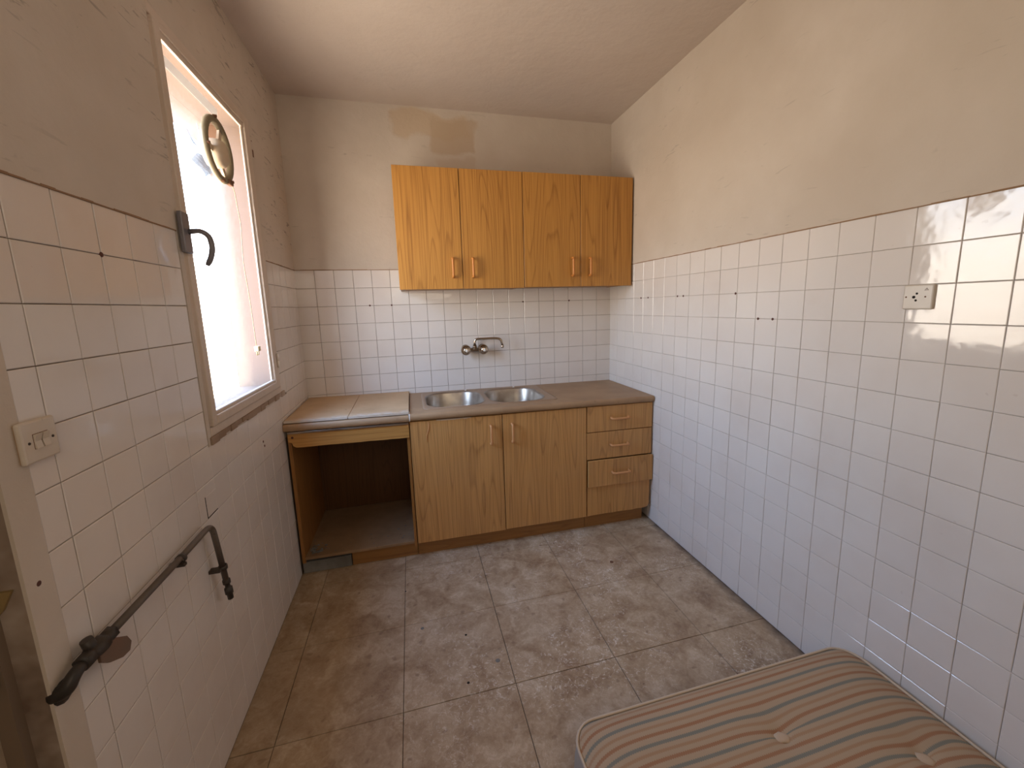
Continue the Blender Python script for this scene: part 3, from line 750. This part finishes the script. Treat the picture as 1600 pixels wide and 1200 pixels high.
# drawer unit
dc = thing('drawer_cabinet', (1.94, -.3, 0), 'wood-grain base unit with three drawers next to right wall', 'cabinet')
m = MB()
m.box(1.711, 1.727, -.582, -.012, .092, .832); m.box(2.138, 2.154, -.582, -.012, .092, .832)
m.box(1.727, 2.138, -.582, -.012, .092, .108); m.box(1.727, 2.138, -.582, -.565, .816, .832); m.box(1.727, 2.138, -.02, -.012, .108, .832)
m.xf(warp); m.build('carcass', M['oak_in'], dc)
for (z0, z1, dy, dx) in ((.6650, .8310, 0, 0), (.4830, .6600, 0, -.002), (.3000, .4760, -.012, .004)):
    d = panel(dc, 'drawer', 1.7120+dx, 2.1660+dx, -.600+dy, -.584+dy, z0, z1, M['oak_low'], wp=True)
    handle(d, (1.932+dx, -.600+dy, (z0+z1)/2+.004), True, M['handle_low'], .118)
    m = MB(); m.box(1.74, 2.12, -.585+dy, -.10, z0+.02, z0+.12); m.xf(warp); m.build('drawer_box', M['shelf'], d)
m = MB(); pz = [(1.713, .096)] + [(1.713+.035*k, .098+random.uniform(-.002,.002)) for k in range(1, 12)] + [(2.125, .100), (2.150, .108), (2.158, .125), (2.158, .297), (1.713, .297)]
m.prism(pz, 'y', -.598, -.584); m.xf(warp); m.build('lower_panel', M['oak_low'], dc)
panel(dc, 'plinth', 1.711, 2.130, -.560, -.546, 0, .091, M['plinth'], wp=True)

# worktops
def worktop_profile(yb, yf, z0, z1, r=.019):
    return [(yb, z0), (yf+.014, z0)] + [(yf+.014-.014*math.sin(t), (z0+z1)/2 - (z1-z0)/2*math.cos(t)) for t in [math.pi*k/10 for k in range(1, 10)]] + [(yf+.014, z1), (yb, z1)]
SX0, SX1, SY_0, SY_1 = .722, 1.556, -.522, -.040
B1 = (.746, 1.105, -.500, -.075); B2 = (1.142, 1.500, -.500, -.075)
wt = thing('worktop', (1.41, -.3, .835), 'long brown laminate worktop around the double sink', 'worktop')
m = MB(); P = worktop_profile(-.004, -.616, .835, .875)
m.prism(P, 'x', .646, B1[0]-.006, smooth=False)
m.prism(P, 'x', B2[1]+.006, 2.170)
Pf = worktop_profile(B1[2]-.006, -.616, .835, .875); m.prism(Pf, 'x', B1[0]-.006, B2[1]+.006)
m.box(B1[0]-.006, B2[1]+.006, B1[3]+.006, -.004, .835, .875)
m.xf(warp); m.build('top', M['worktop'], wt)
m = MB(); m.prism(worktop_profile(-.55, -.6175, .834, .8765), 'x', .641, .6465); m.xf(warp); m.build('end_strip', M['white_cap'], wt)
wt2 = thing('worktop', (.32, -.3, .835), 'short brown rounded-edge worktop over the open bay in left corner', 'worktop')
m = MB(); m.prism(worktop_profile(-.004, -.616, .8310, .8715), 'x', .004, .639); m.xf(warp); m.build('top', M['worktop'], wt2)
def board(x0, x1, lab, ang=0, zz=.0005):
    t = thing('cover_board', ((x0+x1)/2, -.3, .875), lab, 'board', 'pale cover boards on the short worktop')
    m = MB(); m.bbox(x0, x1, -.603, -.006, .8745+zz, .8865+zz, .0012, 1)
    m.xf(lambda x, y, z: warp(x, y, z + .018*(y+.6)/.6*0.25))
    if ang: m.xf(lambda x, y, z: (x+ang*(y+.3), y, z))
    m.build('panel', M['board'], t)
    m = MB(); m.bbox(x0+.002, x1-.002, -.6046, -.6028, .8752+zz, .8872+zz, .0004); m.xf(warp); 
    if ang: m.xf(lambda x, y, z: (x+ang*(y+.3), y, z))
    m.build('edge_strip', M['melamine_edge'], t)
board(.006, .3215, 'dusty tan cover board in the corner by the window')
board(.3235, .6420, 'dusty tan cover board beside the sink')

# sink
sk = thing('sink', (1.14, -.28, .875), 'double-bowl steel kitchen sink with dusty rim set in worktop', 'sink')
def rrect(x0, x1, y0, y1, r, n=8):
    out = []
    for cx, cy, a in ((x1-r, y1-r, 0), (x0+r, y1-r, 90), (x0+r, y0+r, 180), (x1-r, y0+r, 270)):
        out += arc(cx, cy, r, a, a+90, n)
    return out
def ring_faces(n, a, b): return [(a+i, a+(i+1) % n, b+(i+1) % n, b+i) for i in range(n)]
# deck built as a plate with two rounded holes
zt = .8785
bm = bmesh.new()
def loop(pts, z):
    vs = [bm.verts.new((p[0], p[1], z)) for p in pts]
    return [bm.edges.new((vs[i], vs[(i+1) % len(vs)])) for i in range(len(vs))]
RB = .125
e = loop(rrect(SX0+.012, SX1-.012, SY_0+.012, SY_1-.012, .02, 4), zt+.002)
e += loop(rrect(*B1[:2], *B1[2:], RB), zt-.001); e += loop(rrect(*B2[:2], *B2[2:], RB), zt-.001)
bmesh.ops.triangle_fill(bm, use_beauty=True, use_dissolve=False, edges=e)
m = MB(); m.bm(bm)
o1 = [(*p, zt+.002) for p in rrect(SX0+.012, SX1-.012, SY_0+.012, SY_1-.012, .02, 4)]
o2 = [(*p, zt+.0025) for p in rrect(SX0+.004, SX1-.004, SY_0+.004, SY_1-.004, .026, 4)]
o3 = [(*p, zt-.003) for p in rrect(SX0, SX1, SY_0, SY_1, .03, 4)]
n = len(o1); m.add(o1+o2+o3, ring_faces(n, 0, n)+ring_faces(n, n, 2*n), 0, True)
m.xf(warp); m.build('deck', M['sink_deck'], sk)
for B in (B1, B2):
    m = MB(); L = []
    for k, (ins, dz) in enumerate([(-.004, .0008), (0, -.001), (.004, -.010), (.010, -.09), (.022, -.128), (.045, -.142), (.09, -.146), (.13, -.148)]):
        L += [(*p, zt+dz) for p in rrect(B[0]+ins, B[1]-ins, B[2]+ins, B[3]-ins, max(RB-ins*.75, .03))]
    n = 36; k = len(L)//n
    m.add(L, [f for i in range(k-1) for f in ring_faces(n, i*n, (i+1)*n)] + [tuple(range((k-1)*n, k*n))], 0, True)
    m.xf(warp); b = m.build('bowl', M['steel'], sk)
    cx, cy = (B[0]+B[1])/2, (B[2]+B[3])/2
    m = MB(); m.lathe([(.001, .003), (.03, .002), (.042, .004), (.046, .001)], warp(cx, cy, zt-.1478), (0,0,1), 20); m.build('drain', M['chrome'], b)
    m = MB(); m.lathe([(.0001, .001), (.014, .001), (.014, -.002)], warp(B[0]+.012, cy+.03, zt-.045), (1,0,0), 14); m.build('overflow', M['hole'], b)
for x, y in ((1.03, -.058), (1.38, -.058)):
    m = MB(); m.lathe([(.0001, .006), (.006, .005), (.008, 0)], warp(x, y, zt+.001), (0,0,1), 10)
    m.build('clip', M['white_cap'], sk)

# tap
tp = thing('wall_tap', (1.11, -.03, 1.16), 'wall-mounted chrome mixer tap with two round knobs and bent spout', 'tap')
m = MB(); m.tube([(1.040, -.045, 1.165), (1.182, -.045, 1.165)], .013, 16)
m.lathe([(.0001, .0), (.019, .0), (.021, .006), (.016, .012)], (1.112, -.045, 1.165), (0,0,1), 16)
m.tube([(1.112, -.045, 1.165), (1.112, -.045, 1.200)], [.017, .012], 14)
for x in (1.052, 1.172):
    m.lathe([(.012, .045), (.012, .012), (.030, .006), (.032, .0)], (x, 0, 1.168), (0,-1,0), 24)
m.build('body', M['chrome_dark'], tp)
for x in (1.046, 1.168):
    m = MB(); m.lathe([(.001, -.004), (.020, -.003), (.033, .008), (.036, .020), (.032, .030), (.022, .034), (.021, .044), (.024, .052), (.023, .064), (.015, .068), (.0001, .068)], (x, -.050, 1.166), (0,-1,0), 24)
    kb = m.build('knob', M['chrome'], tp)
    m = MB(); m.lathe([(.011, -.001), (.011, .0015), (.0001, .0022)], (x, -.118, 1.166), (0,-1,0), 14); m.build('cap', M['white_cap'], kb)
m = MB(); pth = bend([(1.112,-.045,1.19), (1.112,-.045,1.2385), (1.250,-.085,1.2415), (1.290,-.098,1.236), (1.298,-.100,1.190)], .030, 7)
m.tube(pth, .0085, 12)
m.lathe([(.0001, -.004), (.010, -.004), (.0115, 0), (.0115, .013), (.0085, .016)], (1.298, -.100, 1.178), (0,0,1), 14)
m.build('spout', M['chrome'], tp)

# ---------------------------------------------------------------- socket and switch
so = thing('wall_socket', (WX, -1.992, 1.453), 'square white round-pin wall socket on right tiled wall', 'socket')
m = MB(); m.bbox(WX-.011, WX-.0012, -2.031, -1.954, 1.416, 1.490, .004, 2); plate = m.build('plate', M['plastic'], so)
for (y, z, r) in ((-1.983, 1.453, .0042), (-1.990, 1.4635, .0032), (-1.989, 1.443, .0032)):
    m = MB(); m.lathe([(.0001, .0004), (r, .0004), (r, -.0001)], (WX-.011, y, z), (-1,0,0), 12); m.build('pin_hole', M['hole'], plate)
for y in (-1.963, -2.012):
    m = MB(); m.lathe([(.0001, .001), (.0022, .0008), (.0024, 0)], (WX-.011, y, 1.4535), (-1,0,0), 10); m.build('screw', M['rust'], plate)
m = MB()
for a, b in (((-2.0095, 1.4735), (-2.0135, 1.4795)), ((-2.0135, 1.4795), (-2.0175, 1.4735)), ((-2.0080, 1.4730), (-2.0190, 1.4730)), ((-2.0120, 1.4755), (-2.0150, 1.4755))):
    m.tube([(WX-.0111, *a), (WX-.0111, *b)], .0004, 5)
m.build('mark', M['rust'], plate)
sw = thing('light_switch', (0, -1.978, 1.242), 'square ivory double rocker light switch at left edge of tiles', 'switch')
m = MB(); m.bbox(.0045, .014, -2.0165, -1.9405, 1.2045, 1.2815, .004, 2); plate = m.build('plate', M['plastic'], sw)
m = MB(); m.bbox(.0, .0060, -2.014, -1.943, 1.207, 1.279, .001); m.build('back_box', M['yellowed'], sw)
m = MB(); m.box(.0138, .01425, -1.9942, -1.9622, 1.2290, 1.2570); m.build('rocker_slot', M['rust'], plate)
for y, ti in ((-1.9865, .0), (-1.9700, .0)):
    m = MB(); m.prism([(.0135, 1.2300), (.0175, 1.2300), (.0155, 1.2430), (.0190, 1.2560), (.0135, 1.2560)], 'y', y-.0068, y+.0068)
    m.build('rocker', M['plastic'], plate)
for y in (-2.003, -1.953):
    m = MB(); m.lathe([(.0001, .0012), (.0024, .001), (.0026, 0)], (.014, y, 1.2425), (1,0,0), 10); m.build('screw', M['iron'], plate)

# ---------------------------------------------------------------- capped pipe with stop valve
gp = thing('gas_pipe', (.02, -1.8, .8), 'dark bent pipe with black lever valve low on left tiled wall', 'pipe')
m = MB(); m.tube(bend([(.028, -1.935, .804), (.030, -1.66, .803), (.032, -1.487, .806), (.034, -1.455, .585)], .038, 8), .0088, 14); m.build('pipe_run', M['pipe'], gp)
m = MB(); m.tube(bend([(-.004, -2.036, .770), (.014, -2.042, .775), (.022, -2.030, .786), (.028, -1.975, .792)], .01, 4), [.016]+[.014]*4+[.012]*(6)+[.0105]*6, 14) if False else None
pp = bend([(-.002, -2.044, .772), (.019, -2.046, .778), (.027, -2.036, .799), (.028, -2.010, .803)], .012, 4)
m = MB(); m.tube(pp, [.0145-.0040*i/(len(pp)-1) for i in range(len(pp))], 14); m.lathe([(.022, 0), (.021, .004), (.012, .006)], (.0035, -2.034, .768), (1,0,0), 14)
m.build('inlet_elbow', M['iron'], gp)
m = MB(); m.lathe([(.0001, 0), (.015, 0), (.017, .004), (.017, .018), (.014, .022), (.018, .03), (.020, .042), (.018, .055), (.014, .062), (.016, .066), (.016, .082), (.0001, .084)], (.028, -2.018, .803), (0, 1, .01), 6)
vb = m.build('valve_body', M['iron'], gp)
m = MB(); m.tube([(.028, -1.979, .80), (.038, -1.979, .797)], [.011, .008], 10); m.tube([(.028, -1.984, .80), (.022, -1.989, .834)], [.012, .010], 10)
m.build('valve_stem', M['iron'], vb)
m = MB()
lv = [(-1.957, .788), (-1.950, .800), (-1.915, .790), (-1.885, .768), (-1.876, .748), (-1.884, .732), (-1.905, .734), (-1.938, .752), (-1.957, .770)]
m.prism([(a, b) for a, b in lv], 'x', .034, .039)
m.xf(lambda x, y, z: (x + .04*(y+1.955), y-.032, z+.008)); m.build('valve_lever', M['lever'], vb)
for (c, d) in (((.030, -1.665, .800), (0,1,0)), ((.034, -1.462, .640), (0,.13,-1))):
    m = MB(); m.lathe([(.0092, -.006), (.0130, -.006), (.0130, .006), (.0092, .006)], c, d, 14)
    if d[1] == 1: m.bbox(.0, .030, -1.671, -1.659, .784, .790, .001); m.bbox(.004, .040, -1.672, -1.658, .778, .788, .002)
    else: m.bbox(.0, .034, -1.486, -1.464, .634, .645, .001)
    m.build('clip', M['iron'], gp)
m = MB(); m.lathe([(.0088, .0), (.012, .004), (.012, .016), (.008, .018), (.008, .034), (.0125, .036), (.0125, .056), (.009, .058), (.009, .078), (.0001, .080)], (.034, -1.4552, .592), (.02, .12, -1), 8)
m.build('end_fitting', M['iron'], gp)

# ---------------------------------------------------------------- cement block under the open unit
cb = thing('concrete_block', (.135, -.45, 0), 'grey cement block propping the open cabinet at the left wall', 'block')
m = MB(); bm = bmesh.new(); bmesh.ops.create_cube(bm, size=1)
for v in bm.verts: v.co = Vector((.137+v.co.x*.256, -.500+v.co.y*.105, .0350+v.co.z*.067))
bmesh.ops.subdivide_edges(bm, edges=bm.edges[:], cuts=5, use_grid_fill=True)
for v in bm.verts:
    k = Vector((math.sin(v.co.x*91), math.sin(v.co.x*47+v.co.z*80), math.sin(v.co.y*60+v.co.x*33)))*.0013; v.co += k
m.bm(bm); m.build('block', M['cement'], cb)
# crumbs of rubble inside the bay
rb = MB(); rng = random.Random(3)
for k in range(46):
    if k < 28: x, y = .05+abs(rng.gauss(0,.035)), -.565+abs(rng.gauss(0,.06)); s = rng.uniform(.003,.012)
    else: x, y = rng.uniform(.1,.6), rng.uniform(-.57,-.4); s = rng.uniform(.002,.005)
    wx, wy, wz = warp(x, y, .1095)
    bm = bmesh.new(); bmesh.ops.create_icosphere(bm, subdivisions=1, radius=s)
    for v in bm.verts: v.co = Vector((wx+v.co.x*rng.uniform(.8,1.3), wy+v.co.y*rng.uniform(.8,1.3), wz+s*.35+v.co.z*.45))
    rb.bm(bm)
setp(rb.build('rubble', M['cement'], loc=(.06, -.53, .118)), 'crumbs of grey rubble scattered on the floor panel of the open cabinet', 'rubble', kind='stuff')

for (x, y, r, mt_) in FLOOR_SPECKS:
    m = MB(); m.lathe([(r, 0), (r*.9, .0012), (.0001, .0018)], (x, y, -.0005), (0,0,1), 8); m.build('speck', M[mt_], floor, (x, y, 0))
# ---------------------------------------------------------------- mattress
mt = thing('mattress', (1.62, -2.85, 0), 'striped tufted mattress lying on the floor against right wall', 'mattress')
MX0, MX1, MY0, MY1 = 1.073, 2.150, -3.78, -1.908
cx, cy, hx, hy = (MX0+MX1)/2, (MY0+MY1)/2, (MX1-MX0)/2, (MY1-MY0)/2
tufts = [(1.648, -2.112), (1.975, -2.262), (1.36, -2.262), (1.648, -2.41), (1.975, -2.56), (1.36, -2.56), (1.648, -2.71), (1.975, -2.86), (1.36, -2.86), (1.648, -3.01), (1.975, -3.16), (1.36, -3.16), (1.648, -3.31), (1.36, -3.46), (1.975, -3.46)]
ZE = .188
def corner(x, y, r=.075):
    dx, dy = x-cx, y-cy; ax, ay = abs(dx)-(hx-r), abs(dy)-(hy-r)
    if ax > 0 and ay > 0:
        k = max(ax, ay)/math.hypot(ax, ay)
        return cx+math.copysign(hx-r+ax*k, dx), cy+math.copysign(hy-r+ay*k, dy)
    return x, y
def topz(x, y):
    d = min(x-MX0, MX1-x, y-MY0, MY1-y); d = max(d, 0)
    dl = max(x-MX0, 0); dr_ = max(MX1-x, 0); df = max(MY1-y, 0)
    z = ZE + .020*(1-math.exp(-dl/.035))*(1-math.exp(-df/.022)) * (1-math.exp(-dr_/.05)) + .012*(1-math.exp(-d/.15))
    for a, b in tufts:
        r2 = (x-a)**2 + (y-b)**2
        z -= .014*math.exp(-r2/.0006) + .012*math.exp(-r2/.008)
    return z + .002*math.sin(x*17+y*5)*math.sin(y*13)
NX, NYm = 120, 170
gx = [MX0 + (MX1-MX0)*(.5-.5*math.cos(math.pi*i/NX))*.35 + (MX1-MX0)*i/NX*.65 for i in range(NX+1)]
gy = [MY1 - (MY1-MY0)*(j/NYm)**1.25 for j in range(NYm+1)]
vs = []; sa = []; al = []
for y in gy:
    for x in gx:
        X, Y = corner(x, y); z = topz(X, Y) if (MX0 < x < MX1 and MY0 < y < MY1) else ZE
        vs.append((X, Y, z))
        pull = .045*math.exp(-(X-MX0)/.05) + .030*math.exp(-(MX1-X)/.07) + .006*math.sin((X-MX0)*2.9)
        for a, b in tufts:
            r2 = (X-a)**2 + (Y-b)**2
            if r2 < .06: pull += .012*math.exp(-r2/.006)*(1 if Y > b else -.6)
        sa.append(-(Y+1.9125) - pull*.9 + .012 + 1.35); al.append(X)
fs = [(j*(NX+1)+i, (j+1)*(NX+1)+i, (j+1)*(NX+1)+i+1, j*(NX+1)+i+1) for j in range(NYm) for i in range(NX)]
me = bpy.data.meshes.new('cover'); base = Vector(mt.location)
me.from_pydata([Vector(v)-base for v in vs], [], fs); me.materials.append(M['ticking'])
me.polygons.foreach_set('use_smooth', [True]*len(fs))
a = me.attributes.new('stripe', 'FLOAT', 'POINT'); a.data.foreach_set('value', sa)
a = me.attributes.new('along', 'FLOAT', 'POINT'); a.data.foreach_set('value', al)
me.update(); o = bpy.data.objects.new('cover', me); COL.objects.link(o); o.parent = mt
bord = rrect(MX0, MX1, MY0, MY1, .075, 8)
def bl(ins, z): return [(*p, z) for p in rrect(MX0+ins, MX1-ins, MY0+ins, MY1-ins, .075-ins*.5, 8)]
m = MB(); L = []
prof = [(0, ZE), (-.004, ZE-.012), (-.010, .13), (-.011, .09), (-.006, .03), (.0, .010), (.004, .003)]
for i_, z in prof: L += bl(i_, z)
n = len(bord); m.add(L, [f for i in range(len(prof)-1) for f in ring_faces(n, i*n, (i+1)*n)]+[tuple(range((len(prof)-1)*n, len(prof)*n))], 0, True)
m.build('side_band', M['side_cloth'], mt)
for z, ins in ((ZE+.003, -.003), (.012, -.003)):
    pts = bl(ins, z); m = MB(); m.tube(pts+[pts[0]], .0042, 8, caps=False); m.build('piping', M['piping'], mt)
for i, (a_, b_) in enumerate(tufts):
    m = MB(); bm = bmesh.new(); bmesh.ops.create_icosphere(bm, subdivisions=2, radius=1)
    rng = random.Random(i); an = -.5+rng.uniform(-.3, .3); zt_ = topz(a_, b_)
    for v in bm.verts:
        k = 1+.12*math.sin(5*math.atan2(v.co.y, v.co.x)+i)
        X, Y = v.co.x*.024*k, v.co.y*.0165*k
        v.co = Vector((a_+X*math.cos(an)-Y*math.sin(an), b_+X*math.sin(an)+Y*math.cos(an), zt_+.006+v.co.z*.0055))
    m.bm(bm, smooth=True); m.build('tuft', M['tuft'], mt)
